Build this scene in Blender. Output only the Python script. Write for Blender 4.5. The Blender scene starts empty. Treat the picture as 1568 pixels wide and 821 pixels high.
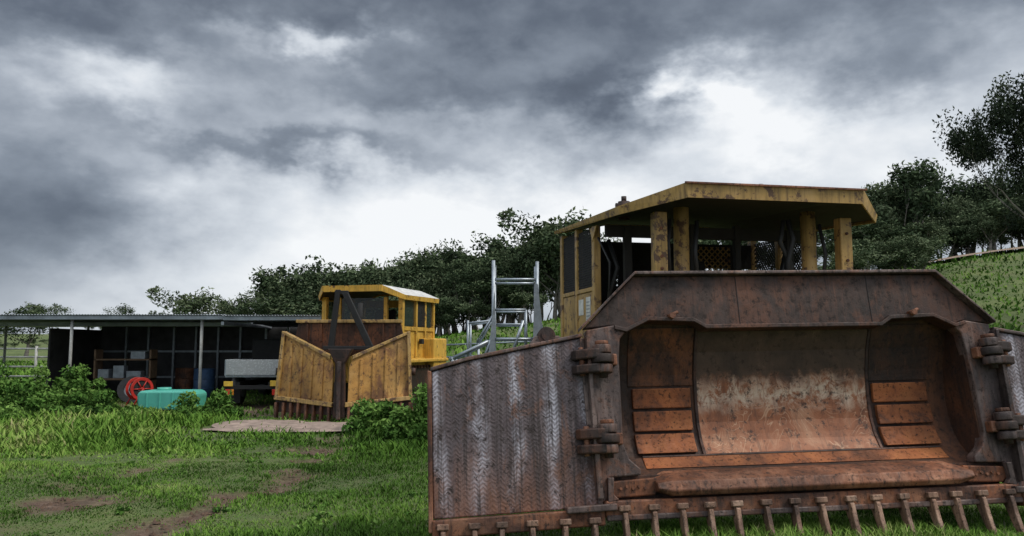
import bpy, bmesh, math, random
import numpy as np
from mathutils import Vector, Matrix
random.seed(7)
scene=bpy.context.scene
R=math.radians
# ------------------------------------------------------------------ helpers
def link(o,parent=None):
    scene.collection.objects.link(o)
    if parent is not None: o.parent=parent
    return o
def empty(name,loc=(0,0,0),rot=(0,0,0),parent=None):
    o=bpy.data.objects.new(name,None); o.empty_display_size=.3
    o.location=loc; o.rotation_euler=rot
    return link(o,parent)
def mesh_obj(name,verts,faces,mat,parent=None,smooth=False):
    me=bpy.data.meshes.new(name); me.from_pydata([tuple(v) for v in verts],[],faces); me.update()
    if mat: me.materials.append(mat)
    if smooth:
        for p in me.polygons: p.use_smooth=True
    return link(bpy.data.objects.new(name,me),parent)
def bev(o,w=.008,seg=2):
    m=o.modifiers.new('bevel','BEVEL'); m.width=w; m.segments=seg; m.limit_method='ANGLE'; m.angle_limit=R(35)
    return o
def fixn(o):
    bm=bmesh.new(); bm.from_mesh(o.data); bmesh.ops.recalc_face_normals(bm,faces=bm.faces); bm.to_mesh(o.data); bm.free()
    return o
def boxv(x0,x1,y0,y1,z0,z1):
    v=[(x0,y0,z0),(x1,y0,z0),(x1,y1,z0),(x0,y1,z0),(x0,y0,z1),(x1,y0,z1),(x1,y1,z1),(x0,y1,z1)]
    f=[(0,3,2,1),(4,5,6,7),(0,1,5,4),(1,2,6,5),(2,3,7,6),(3,0,4,7)]
    return v,f
def box(name,x0,x1,y0,y1,z0,z1,mat,parent=None,b=.008):
    v,f=boxv(x0,x1,y0,y1,z0,z1); o=mesh_obj(name,v,f,mat,parent)
    return bev(o,b) if b else o
def boxes(name,lst,mat,parent=None,b=0):
    V=[];F=[]
    for q in lst:
        v,f=boxv(*q); n=len(V); V+=v; F+=[tuple(i+n for i in t) for t in f]
    o=mesh_obj(name,V,F,mat,parent)
    return bev(o,b) if b else o
def prism(name,poly,y0,y1,mat,parent=None,b=.01):
    """polygon in (x,z), extruded along y"""
    n=len(poly); V=[(x,y0,z) for x,z in poly]+[(x,y1,z) for x,z in poly]
    F=[tuple(range(n)),tuple(range(2*n-1,n-1,-1))]+[(i,(i+1)%n,(i+1)%n+n,i+n) for i in range(n)]
    o=fixn(mesh_obj(name,V,F,mat,parent))
    return bev(o,b) if b else o
def prism_x(name,poly,x0,x1,mat,parent=None,b=.01):
    """polygon in (y,z), extruded along x"""
    n=len(poly); V=[(x0,y,z) for y,z in poly]+[(x1,y,z) for y,z in poly]
    F=[tuple(range(n)),tuple(range(2*n-1,n-1,-1))]+[(i,(i+1)%n,(i+1)%n+n,i+n) for i in range(n)]
    o=fixn(mesh_obj(name,V,F,mat,parent))
    return bev(o,b) if b else o
def tube_geo(pts,rad,seg=10,V=None,F=None,cap=True):
    V=[] if V is None else V; F=[] if F is None else F
    pts=[Vector(p) for p in pts]; n0=len(V)
    if not isinstance(rad,(list,tuple)): rad=[rad]*len(pts)
    for i,p in enumerate(pts):
        d=(pts[min(i+1,len(pts)-1)]-pts[max(i-1,0)]).normalized()
        a=Vector((0,0,1)) if abs(d.z)<.9 else Vector((1,0,0))
        s=d.cross(a).normalized(); t=d.cross(s)
        for k in range(seg):
            an=2*math.pi*k/seg
            V.append(tuple(p+(s*math.cos(an)+t*math.sin(an))*rad[i]))
    for i in range(len(pts)-1):
        for k in range(seg):
            a=n0+i*seg+k; b=n0+i*seg+(k+1)%seg
            F.append((a,b,b+seg,a+seg))
    if cap:
        F.append(tuple(n0+k for k in range(seg))[::-1]); F.append(tuple(n0+(len(pts)-1)*seg+k for k in range(seg)))
    return V,F
def tubes(name,lst,mat,parent=None,seg=10,smooth=True):
    V=[];F=[]
    for pts,r in lst: tube_geo(pts,r,seg,V,F)
    o=fixn(mesh_obj(name,V,F,mat,parent))
    if smooth:
        for p in o.data.polygons: p.use_smooth=len(p.vertices)==4
    return o
# ------------------------------------------------------------------ material helpers
class NT:
    def __init__(s,name):
        s.m=bpy.data.materials.new(name); s.m.use_nodes=True; s.t=s.m.node_tree
        s.b=s.t.nodes['Principled BSDF']; s.L=s.t.links.new; s.tc=s.t.nodes.new('ShaderNodeTexCoord')
    def n(s,k,**kw):
        o=s.t.nodes.new('ShaderNode'+k)
        for a,v in kw.items(): setattr(o,a,v)
        return o
    def mapping(s,scale,src='Object'):
        m=s.n('Mapping'); m.inputs['Scale'].default_value=scale; s.L(s.tc.outputs[src],m.inputs['Vector']); return m.outputs[0]
    def noise(s,vec,scale,detail=5,rough=.6,dist=0):
        n=s.n('TexNoise'); n.inputs['Scale'].default_value=scale; n.inputs['Detail'].default_value=detail
        n.inputs['Roughness'].default_value=rough; n.inputs['Distortion'].default_value=dist
        s.L(vec,n.inputs['Vector']); return n.outputs['Fac']
    def ramp(s,fac,stops):
        r=s.n('ValToRGB'); e=r.color_ramp.elements
        while len(e)<len(stops): e.new(.5)
        for i,(p,c) in enumerate(stops):
            e[i].position=p; e[i].color=(c[0],c[1],c[2],1) if not isinstance(c,(int,float)) else (c,c,c,1)
        s.L(fac,r.inputs[0]); return r.outputs[0]
    def mix(s,fac,a,b,mode='MIX'):
        m=s.n('Mix',data_type='RGBA',blend_type=mode)
        for sock,v in ((m.inputs[0],fac),(m.inputs[6],a),(m.inputs[7],b)):
            if hasattr(v,'links'): s.L(v,sock)
            elif isinstance(v,(int,float)): sock.default_value=v
            else: sock.default_value=(v[0],v[1],v[2],1)
        return m.outputs[2]
    def math(s,op,a,b=0,c=None):
        m=s.n('Math',operation=op)
        for i,v in enumerate((a,b,c)):
            if v is None: continue
            if hasattr(v,'links'): s.L(v,m.inputs[i])
            else: m.inputs[i].default_value=v
        return m.outputs[0]
    def bump(s,h,strength=.3,dist=.01):
        b=s.n('Bump'); b.inputs['Strength'].default_value=strength; b.inputs['Distance'].default_value=dist
        s.L(h,b.inputs['Height']); s.L(b.outputs[0],s.b.inputs['Normal'])
    def setc(s,c):
        if hasattr(c,'links'): s.L(c,s.b.inputs['Base Color'])
        else: s.b.inputs['Base Color'].default_value=(*c,1)
    def set(s,**k):
        for a,v in k.items():
            sock=s.b.inputs[a.replace('_',' ')]
            if hasattr(v,'links'): s.L(v,sock)
            else: sock.default_value=v
def rust(name,dark,mid,light,scale=2.5,streak=.35,rough=.62,metal=.15,pos=(.32,.5,.68),bump=.35,spot=(.018,.011,.009),patch=0,pcol=(.26,.085,.028),grain=1):
    t=NT(name); v=t.mapping((1,1,streak)); v2=t.mapping((1,1,1))
    a=t.noise(v,scale,5,.68,.4); col=t.ramp(a,[(pos[0],dark),(pos[1],mid),(pos[2],light)])
    if patch:
        q=t.noise(t.mapping((1,1,.6)),scale*1.4,6,.72,.8); col=t.mix(t.ramp(q,[(.5,0),(.6,patch)]),col,pcol)
    b=t.noise(v2,scale*7,4,.75); col=t.mix(t.ramp(b,[(.34,.9),(.46,0)]),col,spot)
    c=t.noise(v2,scale*.5,3,.55); col=t.mix(.75,col,t.ramp(c,[(.32,(.28,.28,.31)),(.5,(.9,.88,.86)),(.7,(1.4,1.3,1.2))]),'MULTIPLY')
    if grain:
        sc=t.noise(t.mapping((9,9,.6)),3,4,.7); col=t.mix(t.ramp(sc,[(.33,.75),(.48,0)]),col,spot)
        col=t.mix(t.ramp(sc,[(.60,0),(.74,.35)]),col,tuple(min(1,x*1.5) for x in light))
    t.setc(col); t.set(Metallic=metal,Roughness=t.ramp(b,[(.3,rough+.2),(.7,rough-.12)]))
    t.bump(b,bump,.012)
    return t.m
def plain(name,col,rough=.6,metal=0,var=.3,scale=6,bump=.1):
    t=NT(name); v=t.mapping((1,1,1)); a=t.noise(v,scale,4,.65)
    lo=tuple(c*(1-var) for c in col); hi=tuple(min(1,c*(1+var)) for c in col)
    t.setc(t.ramp(a,[(.3,lo),(.7,hi)])); t.set(Roughness=rough,Metallic=metal); t.bump(a,bump,.01)
    return t.m
def yellow(name,col=(.44,.275,.085),wear=.55,grime=.75,streak=8):
    t=NT(name); v=t.mapping((1,1,.8)); a=t.noise(v,2.6,5,.65); b=t.noise(t.mapping((1,1,1)),6,6,.72,.3)
    c=t.ramp(a,[(.28,tuple(x*.5 for x in col)),(.5,col),(.75,(min(1,col[0]*1.15),col[1]*1.2,col[2]*1.7))])
    c=t.mix(t.ramp(b,[(wear-.01,0),(wear+.03,.9)]),c,(.085,.042,.03))
    s=t.noise(t.mapping((streak,streak,.45)),3,4,.7); c=t.mix(t.ramp(s,[(.46,0),(.72,grime)]),c,(.10,.06,.03))
    t.setc(c); t.set(Roughness=.55); t.bump(b,.12,.01); return t.m
M_band=rust('rusted_dark_plate',(.022,.016,.014),(.050,.031,.026),(.13,.056,.034),2.2,.5,.6,.2,patch=.5,pcol=(.14,.054,.027))
M_frame=rust('worn_steel_frame',(.045,.032,.031),(.10,.073,.068),(.20,.15,.135),3,.5,.55,.25,patch=.55,pcol=(.19,.078,.04))
M_mold=rust('rusted_moldboard',(.040,.019,.012),(.11,.042,.020),(.23,.082,.032),2.5,.5,patch=.5)
M_side=rust('rust_side_painted_shade',(.022,.013,.010),(.052,.024,.015),(.12,.050,.023),2.5,.5,patch=.25,pcol=(.15,.055,.023))  # rust, with the shadow of the blade recess darkened into its colour
M_brick=rust('orange_rust_plate',(.075,.030,.016),(.26,.082,.026),(.38,.14,.044),4,.8,.7,.05,(.32,.45,.70),grain=0)
M_rail=rust('rail_rust',(.050,.023,.015),(.13,.055,.032),(.24,.115,.064),4,1,patch=.5)
M_lip=rust('lip_rust',(.075,.032,.019),(.19,.076,.040),(.31,.16,.10),3,1,patch=.3)
M_tooth=rust('tooth_steel',(.10,.055,.038),(.22,.13,.09),(.35,.24,.18),6,.4)
M_black=plain('black_grime',(.014,.014,.015),.8)
M_hose=plain('black_rubber',(.02,.02,.021),.55)
M_yel=yellow('worn_yellow_paint')
M_yel2=yellow('yellow_paint',(.66,.385,.055),.59,.55)
M_int=plain('cab_interior',(.02,.018,.017),.8)
M_white=plain('faded_white_and_glare',(.6,.6,.58),.5)  # sticker and roof white; on the far cab roof it paints sky glare
M_galv=plain('galvanised_steel',(.30,.34,.38),.42,.7,.25,9)
M_ggrey=plain('grey_paint_steel',(.27,.30,.33),.5,.3)
def centre_mat():
    t=NT('scraped_centre_plate'); v=t.mapping((1,1,1)); vs=t.mapping((1,1,.65))
    sep=t.n('SeparateXYZ'); t.L(v,sep.inputs[0])
    a=t.noise(vs,3,6,.7,.5)
    up=t.ramp(a,[(.3,(.040,.025,.019)),(.55,(.088,.052,.036)),(.72,(.17,.105,.07))])
    lo=t.ramp(a,[(.3,(.12,.045,.022)),(.5,(.28,.10,.042)),(.7,(.40,.21,.12))])
    warp=t.math('ADD',sep.outputs['Z'],t.math('MULTIPLY',t.noise(t.mapping((1.5,1,1)),4,6,.7),.35))
    g=t.n('MapRange'); g.inputs[1].default_value=1.40; g.inputs[2].default_value=1.28; t.L(warp,g.inputs[0])
    col=t.mix(g.outputs[0],up,lo)
    band=t.n('MapRange'); band.inputs[1].default_value=.17; band.inputs[2].default_value=0
    t.L(t.math('ABSOLUTE',t.math('SUBTRACT',warp,1.21)),band.inputs[0])
    p=t.noise(t.mapping((1,1,.8)),7,7,.78,.6); col=t.mix(t.math('MULTIPLY',band.outputs[0],t.ramp(p,[(.44,0),(.54,1)])),col,(.58,.45,.34))
    w=t.n('TexNoise'); w.inputs['Scale'].default_value=1.6; w.inputs['Detail'].default_value=2; w.inputs['Distortion'].default_value=2.5; t.L(t.mapping((1,1,.7)),w.inputs['Vector'])
    ln=t.math('ABSOLUTE',t.math('SUBTRACT',t.math('FRACT',t.math('MULTIPLY',w.outputs['Fac'],13)),.5))
    brk=t.ramp(t.noise(v,5,3,.6),[(.42,0),(.56,1)])
    col=t.mix(t.math('MULTIPLY',t.math('MULTIPLY',t.ramp(ln,[(.0,.7),(.09,0)]),g.outputs[0]),brk),col,(.55,.35,.22))
    sp=t.noise(v,14,5,.75); col=t.mix(t.ramp(sp,[(.36,.9),(.46,0)]),col,(.035,.019,.013))
    st=t.noise(t.mapping((7,1,.7)),3,4,.7); col=t.mix(t.ramp(st,[(.34,.4),(.46,0)]),col,(.05,.026,.018))
    t.setc(col); t.set(Metallic=.1,Roughness=.58); t.bump(sp,.3,.01); return t.m
M_centre=centre_mat()
def wing_mat():
    t=NT('chevron_hardfaced_wing'); v=t.mapping((1,1,1)); sep=t.n('SeparateXYZ'); t.L(v,sep.inputs[0]); X=sep.outputs[0]; Z=sep.outputs[2]
    wob=t.math('MULTIPLY',t.noise(t.mapping((1,1,.6)),1.8,4,.6),.30)
    bands=t.math('SINE',t.math('MULTIPLY',t.math('ADD',X,wob),2*math.pi/.30))
    jit=t.math('MULTIPLY',t.noise(v,9,2,.6),.06)
    tri=t.math('PINGPONG',t.math('ADD',X,t.math('MULTIPLY',jit,.3)),.035)
    ch=t.math('SINE',t.math('MULTIPLY',t.math('ADD',t.math('ADD',Z,jit),t.math('MULTIPLY',tri,.9)),2*math.pi/.036))
    vs=t.mapping((2.2,1,.28)); a=t.noise(vs,3,6,.7)
    base=t.ramp(a,[(.3,(.042,.031,.032)),(.5,(.095,.072,.076)),(.7,(.19,.15,.15))])
    wear=t.noise(t.mapping((1,1,.45)),3.4,6,.75)
    lightm=t.math('MULTIPLY',t.ramp(bands,[(.0,0.05),(.95,1)]),t.ramp(wear,[(.40,0),(.56,1)]))
    lightm=t.math('MULTIPLY',lightm,t.math('ADD',.66,t.math('MULTIPLY',ch,.30)))
    col=t.mix(lightm,base,(.47,.46,.52))
    g=t.n('MapRange'); g.inputs[1].default_value=1.0; g.inputs[2].default_value=.25; t.L(t.math('ADD',Z,t.math('MULTIPLY',t.noise(vs,4,6,.72),.65)),g.inputs[0])
    rc=t.ramp(t.noise(v,5,6,.7),[(.3,(.09,.038,.022)),(.7,(.32,.135,.07))])
    col=t.mix(t.math('MULTIPLY',g.outputs[0],.85),col,rc)
    q=t.noise(t.mapping((1.2,1,.7)),3,6,.75,.8); col=t.mix(t.ramp(q,[(.54,0),(.62,.6)]),col,(.18,.078,.042))
    drip=t.noise(t.mapping((10,1,.35)),2.5,4,.7); col=t.mix(t.ramp(drip,[(.49,0),(.62,.8)]),col,(.040,.029,.027))
    sp=t.noise(v,18,4,.75); col=t.mix(t.ramp(sp,[(.35,.9),(.44,0)]),col,(.025,.017,.015))
    t.setc(col); t.set(Metallic=.25,Roughness=t.ramp(sp,[(.3,.75),(.7,.45)]))
    t.bump(t.math('ADD',t.math('MULTIPLY',ch,.14),sp),.4,.012); return t.m
M_wing=wing_mat()
# ------------------------------------------------------------------ terrain
def vnoise(x,y,s=0):
    x=np.asarray(x,float);y=np.asarray(y,float)
    xi=np.floor(x).astype(np.int64);yi=np.floor(y).astype(np.int64);fx=x-xi;fy=y-yi
    fx=fx*fx*(3-2*fx);fy=fy*fy*(3-2*fy)
    def h(a,b):
        n=(a*374761393+b*668265263+s*1442695041)&0x7fffffff
        n=((n^(n>>13))*1274126177)&0x7fffffff
        return ((n^(n>>16))&0xffff)/65535.
    return (h(xi,yi)*(1-fx)+h(xi+1,yi)*fx)*(1-fy)+(h(xi,yi+1)*(1-fx)+h(xi+1,yi+1)*fx)*fy
def fbm(x,y,s=0,o=4):
    t=0;a=.5
    for i in range(o): t=t+a*vnoise(x*2**i,y*2**i,s+i*17); a*=.5
    return t/(1-.5**o)
def sst(t): t=np.clip(t,0,1); return t*t*(3-2*t)
def sp(x,k=5.): return k*np.logaddexp(0,x/k)
def height(x,y):
    x=np.asarray(x,float);y=np.asarray(y,float)
    h=.155*sp(x+20)*sst((y-18)/45)+.04*sp(x-30,4)*sst((y-30)/30)
    h=20*np.tanh(h/20)
    h=h+.02*np.clip(y-80,0,500)*sst((y-80)/120)
    h=h+(fbm(x*.12,y*.12,5)-.5)*.5*sst((np.hypot(x,y-8)-9)/20)+(fbm(x*.8,y*.8,9)-.5)*.10-.03
    h=h+(fbm(x*.03,y*.03,3)-.5)*3*sst((y-60)/60)
    return h
def trackx(y): return -2.75+.28*np.sin(y*.7)-.06*(y-9)
def bare(x,y):
    """0 grass ..1 bare soil"""
    x=np.asarray(x,float);y=np.asarray(y,float)
    n=fbm(x*2.4,y*2.4,21,5); n2=fbm(x*.5,y*.5,31)
    tx=trackx(y)
    tr=np.exp(-((x-tx)/.42)**2)*sst((y-5.0)/1.5)*sst((15.5-y)/1.0)
    tr2=np.exp(-((x-tx+1.6+.12*(y-7))/.40)**2)*sst((y-5.0)/1.5)*sst((12-y)/3)*.8
    pt=np.exp(-((x+4.5)/.6)**2-((y-7.9)/.45)**2)
    yard=sst((y-16.5)/1.5)*sst((22-y)/2)*sst((x+12)/2)*sst((-x-1.5)/1)*.9
    m=tr*.98+tr2*.58+pt*.72+yard+(n-.5)*2.2+(n2-.5)*.5-.36
    return np.clip(m*1.5,0,1)
def pad(x,y): return (np.abs((x+4.05)/1.75)**4+np.abs((y-15.1)/.95)**4+(fbm(x*2,y*2,8)-.5)*.5)<1
def axis(a,b,c,n,k):
    ta=np.arcsinh((a-c)/k);tb=np.arcsinh((b-c)/k); return c+k*np.sinh(np.linspace(ta,tb,n))
xs=axis(-1600,1600,-2.5,500,5.0); ys=axis(-60,2600,9,460,6.5)
GX,GY=np.meshgrid(xs,ys); BR=bare(GX,GY)
tyre=np.cos((GX-trackx(GY))*2*np.pi/.55)*.5+.5
GZ=height(GX,GY)+BR*((fbm(GX*3.1,GY*3.1,63,3)-.65)*.14-.03*tyre*(GY<16))
V=np.stack([GX.ravel(),GY.ravel(),GZ.ravel()],1); nx=len(xs);ny=len(ys)
i=np.arange(ny-1)[:,None]*nx+np.arange(nx-1)[None,:]; i=i.ravel()
Fq=np.stack([i,i+1,i+nx+1,i+nx],1)
def np_mesh(name,V,Fq,mats,matidx=None,smooth=False,attr=None):
    me=bpy.data.meshes.new(name); k=Fq.shape[1]
    me.vertices.add(len(V)); me.vertices.foreach_set('co',np.ascontiguousarray(V,dtype=np.float32).ravel())
    me.loops.add(Fq.size); me.loops.foreach_set('vertex_index',np.ascontiguousarray(Fq,dtype=np.int32).ravel())
    me.polygons.add(len(Fq)); me.polygons.foreach_set('loop_start',np.arange(0,Fq.size,k,dtype=np.int32))
    try: me.polygons.foreach_set('loop_total',np.full(len(Fq),k,dtype=np.int32))
    except Exception: pass
    for m in mats: me.materials.append(m)
    if matidx is not None: me.polygons.foreach_set('material_index',np.asarray(matidx,dtype=np.int32))
    if smooth: me.polygons.foreach_set('use_smooth',np.ones(len(Fq),dtype=bool))
    me.update(calc_edges=True)
    if attr is not None:
        a=me.attributes.new('col','FLOAT','POINT'); a.data.foreach_set('value',np.asarray(attr,dtype=np.float32))
    me.validate()
    return me
def ground_mat():
    t=NT('pasture_ground'); v=t.mapping((1,1,1)); at=t.n('Attribute',attribute_name='col')
    g=t.ramp(t.noise(v,.35,6,.65),[(.3,(.050,.085,.020)),(.5,(.090,.140,.034)),(.7,(.16,.20,.058))])
    g=t.mix(t.ramp(t.noise(v,6,4,.7),[(.4,0),(.65,.45)]),g,(.13,.12,.05))
    s=t.ramp(t.noise(v,5,6,.75),[(.3,(.050,.030,.020)),(.5,(.125,.078,.052)),(.7,(.24,.165,.12))])
    t.setc(t.mix(at.outputs['Fac'],g,s)); t.set(Roughness=.9); t.bump(t.noise(v,12,4,.75),1,.08); return t.m
me=np_mesh('ground',V,Fq,[ground_mat()],smooth=True,attr=BR.ravel())
ground=link(bpy.data.objects.new('ground',me))
V=[];F=[];N=72
c0=(-4.05,15.1); V.append((c0[0],c0[1],float(height(*c0))+.05))
for k in range(N):
    a=2*math.pi*k/N; ca,sa=math.cos(a),math.sin(a); r_=1/((abs(ca)/1.75)**4+(abs(sa)/.95)**4)**.25*(1+.10*math.sin(3*a+1)+.05*math.sin(11*a)+random.uniform(-.03,.03))
    x,y=c0[0]+ca*r_,c0[1]+sa*r_; V.append((x,y,float(height(x,y))+.035))
F=[(0,k+1,(k+1)%N+1) for k in range(N)]
mesh_obj('concrete_pad',V,F,plain('dirty_concrete',(.27,.205,.17),.9,0,.5,4,.5))
# ------------------------------------------------------------------ grass
def leaf_mat(name,stops,rand=0):
    t=NT(name); at=t.n('Attribute',attribute_name='col')
    f=at.outputs['Fac']
    if rand:
        oi=t.n('ObjectInfo'); f=t.math('ADD',f,t.math('MULTIPLY',t.math('SUBTRACT',oi.outputs['Random'],.5),rand))
    col=t.ramp(f,stops)
    df=t.n('BsdfDiffuse'); t.L(col,df.inputs[0]); t.L(df.outputs[0],t.t.nodes['Material Output'].inputs[0])
    t.t.nodes.remove(t.b)
    return t.m
M_grass=leaf_mat('grass_blades',[(0,(.038,.080,.016)),(.35,(.085,.175,.030)),(.6,(.155,.275,.050)),(.82,(.24,.33,.085)),(1,(.34,.32,.16))])
def grass(n,d0,d1,power,h,w,seed,xr=(-.74,.72)):
    r=np.random.default_rng(seed)
    u=r.random(n); d=(d0**power+u*(d1**power-d0**power))**(1/power)
    k=xr[0]+r.random(n)*(xr[1]-xr[0]); x=d*k; y=d
    b=bare(x,y); keep=(r.random(n)>b*1.12-.08)&((~pad(x,y))|(r.random(n)<.06))
    x=x[keep];y=y[keep];b=b[keep];n=len(x)
    z=height(x,y)-.01
    lush=sst((y-11)/2)*sst((21-y)/3)*sst((-x-5.0)/1)*sst((x+16)/3)
    patchy=fbm(x*1.1,y*1.1,77)
    tall=np.clip(-.15+2.0*patchy,.25,2)*(1+1.0*lush)*(1+.7*(fbm(x*.35,y*.35,91)>.62))*(1-.6*b)
    hh=h*tall*(.5+r.random(n)); ww=w*(.7+.6*r.random(n))*(1+.4*lush)
    a=r.random(n)*2*np.pi; ln=a+r.normal(0,.6,n)+1.57; lean=(.25+.9*r.random(n))*hh
    sx=np.cos(a)*ww/2; sy=np.sin(a)*ww/2
    P=np.stack([x,y,z],1)
    V=np.zeros((n,5,3)); V[:,0]=P+np.stack([-sx,-sy,0*sx],1); V[:,1]=P+np.stack([sx,sy,0*sx],1)
    mid=P+np.stack([np.cos(ln)*lean*.35,np.sin(ln)*lean*.35,hh*.6],1)
    V[:,2]=mid+np.stack([sx*.8,sy*.8,0*sx],1); V[:,3]=mid-np.stack([sx*.8,sy*.8,0*sx],1)
    V[:,4]=P+np.stack([np.cos(ln)*lean,np.sin(ln)*lean,hh],1)
    c=np.clip(-.28+1.25*fbm(x*.8,y*.8,55)+.22*lush+.20*b+r.normal(0,.13,n),0,1)
    base=np.arange(n)[:,None]*5
    F=np.concatenate([base+np.array([[0,1,2]]),base+np.array([[0,2,3]]),base+np.array([[3,2,4]])])
    return V.reshape(-1,3),F,np.repeat(c,5)
def merge(parts):
    Vs=[];Fs=[];Cs=[];o=0
    for v,f,c in parts: Vs.append(v);Fs.append(f+o);Cs.append(c);o+=len(v)
    return np.concatenate(Vs),np.concatenate(Fs),np.concatenate(Cs)
gv,gf,gc=merge([grass(230000,4.3,13,1.2,.042,.010,1),grass(100000,11,30,1.0,.085,.025,2),grass(40000,28,75,1.3,.18,.11,3)])
me=np_mesh('grass',gv,gf,[M_grass],attr=gc); link(bpy.data.objects.new('grass',me))
# ------------------------------------------------------------------ foliage
def leaves(centers,radii,n_each,leaf,r,flat=.8):
    Vs=[];Cs=[]
    for c,R_ in zip(centers,radii):
        n=n_each; d=r.normal(size=(n,3)); d/=np.linalg.norm(d,axis=1)[:,None]; rad=(r.random(n)**.45)[:,None]*R_
        p=np.array(c)+d*rad*np.array([1,1,flat])
        a=r.normal(size=(n,3)); a/=np.linalg.norm(a,axis=1)[:,None]; b=np.cross(a,r.normal(size=(n,3))); b/=np.linalg.norm(b,axis=1)[:,None]
        s=(leaf*(.5+r.random(n)))[:,None]
        q=np.stack([p-a*s,p-b*s*.45,p+a*s,p+b*s*.45],1); Vs.append(q.reshape(-1,3))
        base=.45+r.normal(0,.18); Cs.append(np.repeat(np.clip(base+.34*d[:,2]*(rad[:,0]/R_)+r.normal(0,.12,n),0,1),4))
    V=np.concatenate(Vs);F=np.arange(len(V)).reshape(-1,4); return V,F,np.concatenate(Cs)
M_gum=leaf_mat('gum_leaves',[(0,(.024,.038,.022)),(.5,(.070,.100,.052)),(1,(.165,.20,.115))],.5)  # greyish gum green, distance haze put into the leaf colour
M_gumd=leaf_mat('dark_gum_leaves',[(0,(.016,.022,.016)),(.5,(.040,.054,.034)),(1,(.095,.115,.07))])
M_weed=leaf_mat('weed_leaves',[(0,(.025,.055,.016)),(.5,(.08,.17,.036)),(1,(.18,.30,.075))],.3)
M_bark=plain('gum_bark',(.16,.145,.125),.9,0,.5,3,.4)
def tree_mesh(name,seed,H,spread,tr,nleaf,leaf,leafmat,levels=3,crown0=.25,clr=.13,flat=.9,up=.45):
    r=np.random.default_rng(seed); rr=random.Random(seed); V=[];F=[];tips=[]
    def br(p,d,L,rad,lev):
        pts=[p];rs=[rad];q=p
        for s in range(3):
            d=(d+Vector((rr.uniform(-.25,.25),rr.uniform(-.25,.25),rr.uniform(-.05,.2)))).normalized()
            q=q+d*L/3; pts.append(q); rs.append(rad*(1-.17*(s+1)))
        tube_geo(pts,rs,7 if lev==0 else 5,V,F,False)
        if lev>=levels: tips.append(q); tips.append(pts[2]); return
        if lev>=1 and rr.random()<.75: tips.append(pts[2]+Vector((rr.uniform(-.5,.5),rr.uniform(-.5,.5),rr.uniform(-.4,.2)))*L*.5)
        k=rr.choice([2,3,3]) if lev<levels-1 else rr.choice([2,3])
        if lev==0: k=3
        a0=rr.uniform(0,6.28)
        for j in range(k):
            a=a0+j*6.28/k+rr.uniform(-.5,.5); out=spread*rr.uniform(.4,1.2)
            if lev==0 and j==0: out*=.3
            nd=(d*.7+Vector((math.cos(a)*out,math.sin(a)*out,rr.uniform(-.1,up)))).normalized()
            br(q,nd,L*rr.uniform(.55,.95),rs[-1]*.72,lev+1)
    br(Vector((0,0,-.2)),Vector((rr.uniform(-.1,.1),rr.uniform(-.1,.1),1)),H*crown0,tr,0)
    zmax=max(t.z for t in tips); sc=H*.93/zmax
    nV=np.array(V)*sc; tp=[np.array(t)*sc for t in tips]
    lv,lf,lc=leaves(tp,[H*clr*rr.uniform(.55,1.4) for _ in tp],max(8,nleaf//len(tp)),leaf,r,flat)
    Fb=np.array([f for f in F if len(f)==4]); 
    V2=np.concatenate([nV,lv]);F2=np.concatenate([Fb,lf+len(nV)]);c=np.concatenate([np.full(len(nV),.5),lc])
    return np_mesh(name,V2,F2,[M_bark,leafmat],np.concatenate([np.zeros(len(Fb)),np.ones(len(lf))]),attr=c)
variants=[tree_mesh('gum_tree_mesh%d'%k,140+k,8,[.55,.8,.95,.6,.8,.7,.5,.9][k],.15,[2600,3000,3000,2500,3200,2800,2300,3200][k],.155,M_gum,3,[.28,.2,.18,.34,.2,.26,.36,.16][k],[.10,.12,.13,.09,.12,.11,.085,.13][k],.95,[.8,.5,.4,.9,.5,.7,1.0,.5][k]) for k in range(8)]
def put_tree(name,px,d,h,var,parent=None,sx=1.,mesh=None):
    x=(px-784)/1207*d; o=bpy.data.objects.new(name,mesh or variants[var%8]); s=h/(8. if mesh is None else 12.5)
    o.location=(x,d,float(height(x,d))-.1); o.scale=(s*sx,s*sx,s); o.rotation_euler=(0,0,random.uniform(0,6.28))
    return link(o,parent)
dt=empty('distant_trees')
def row(px0,px1,step,d0,d1,h0,h1,sx=(.85,1.25)):
    px=px0
    while px<px1:
        put_tree('tree_%d'%len(dt.children),px+random.uniform(-8,8),random.uniform(d0,d1),random.uniform(h0,h1)*random.choice([.72,.85,1,1.1]),random.randrange(8),dt,random.uniform(*sx))
        px+=step*random.uniform(.4,1.6)
row(435,640,8,86,102,8.6,10.4); row(420,640,9,70,84,6.2,8.2); row(600,870,9,80,96,8.5,10.2); row(630,900,10,62,78,6.4,8.4)
row(400,800,8,58,70,2.2,4.2,(1.4,2.2)); row(860,1300,30,74,90,7,8.8)
row(1290,1480,11,68,80,7.5,9.2); row(1480,1700,11,66,78,6,8); row(1290,1700,8,62,70,3,4.8,(1.2,2.0)); row(1290,1420,8,48,56,2.4,3.4,(1.2,1.8))
row(-60,420,40,300,420,9,14); row(150,420,22,190,260,5,8); row(-40,420,14,150,190,1.5,3,(1.5,3))
put_tree('gum_tree',303,72,6.9,1,None,1.25); put_tree('gum_tree',362,78,6.8,0,None,1.0); put_tree('gum_tree',45,100,6.5,2,None,1.5); put_tree('gum_tree',408,80,7.4,4)
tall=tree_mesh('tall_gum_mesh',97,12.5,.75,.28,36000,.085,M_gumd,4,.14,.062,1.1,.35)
o=put_tree('tall_gum_tree',1695,31,12.4,0,None,.76,tall); o.rotation_euler=(0,0,.4)
o=put_tree('tall_gum_tree',1650,36,10.0,0,None,.62,tall); o.rotation_euler=(0,0,2.9)
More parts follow.
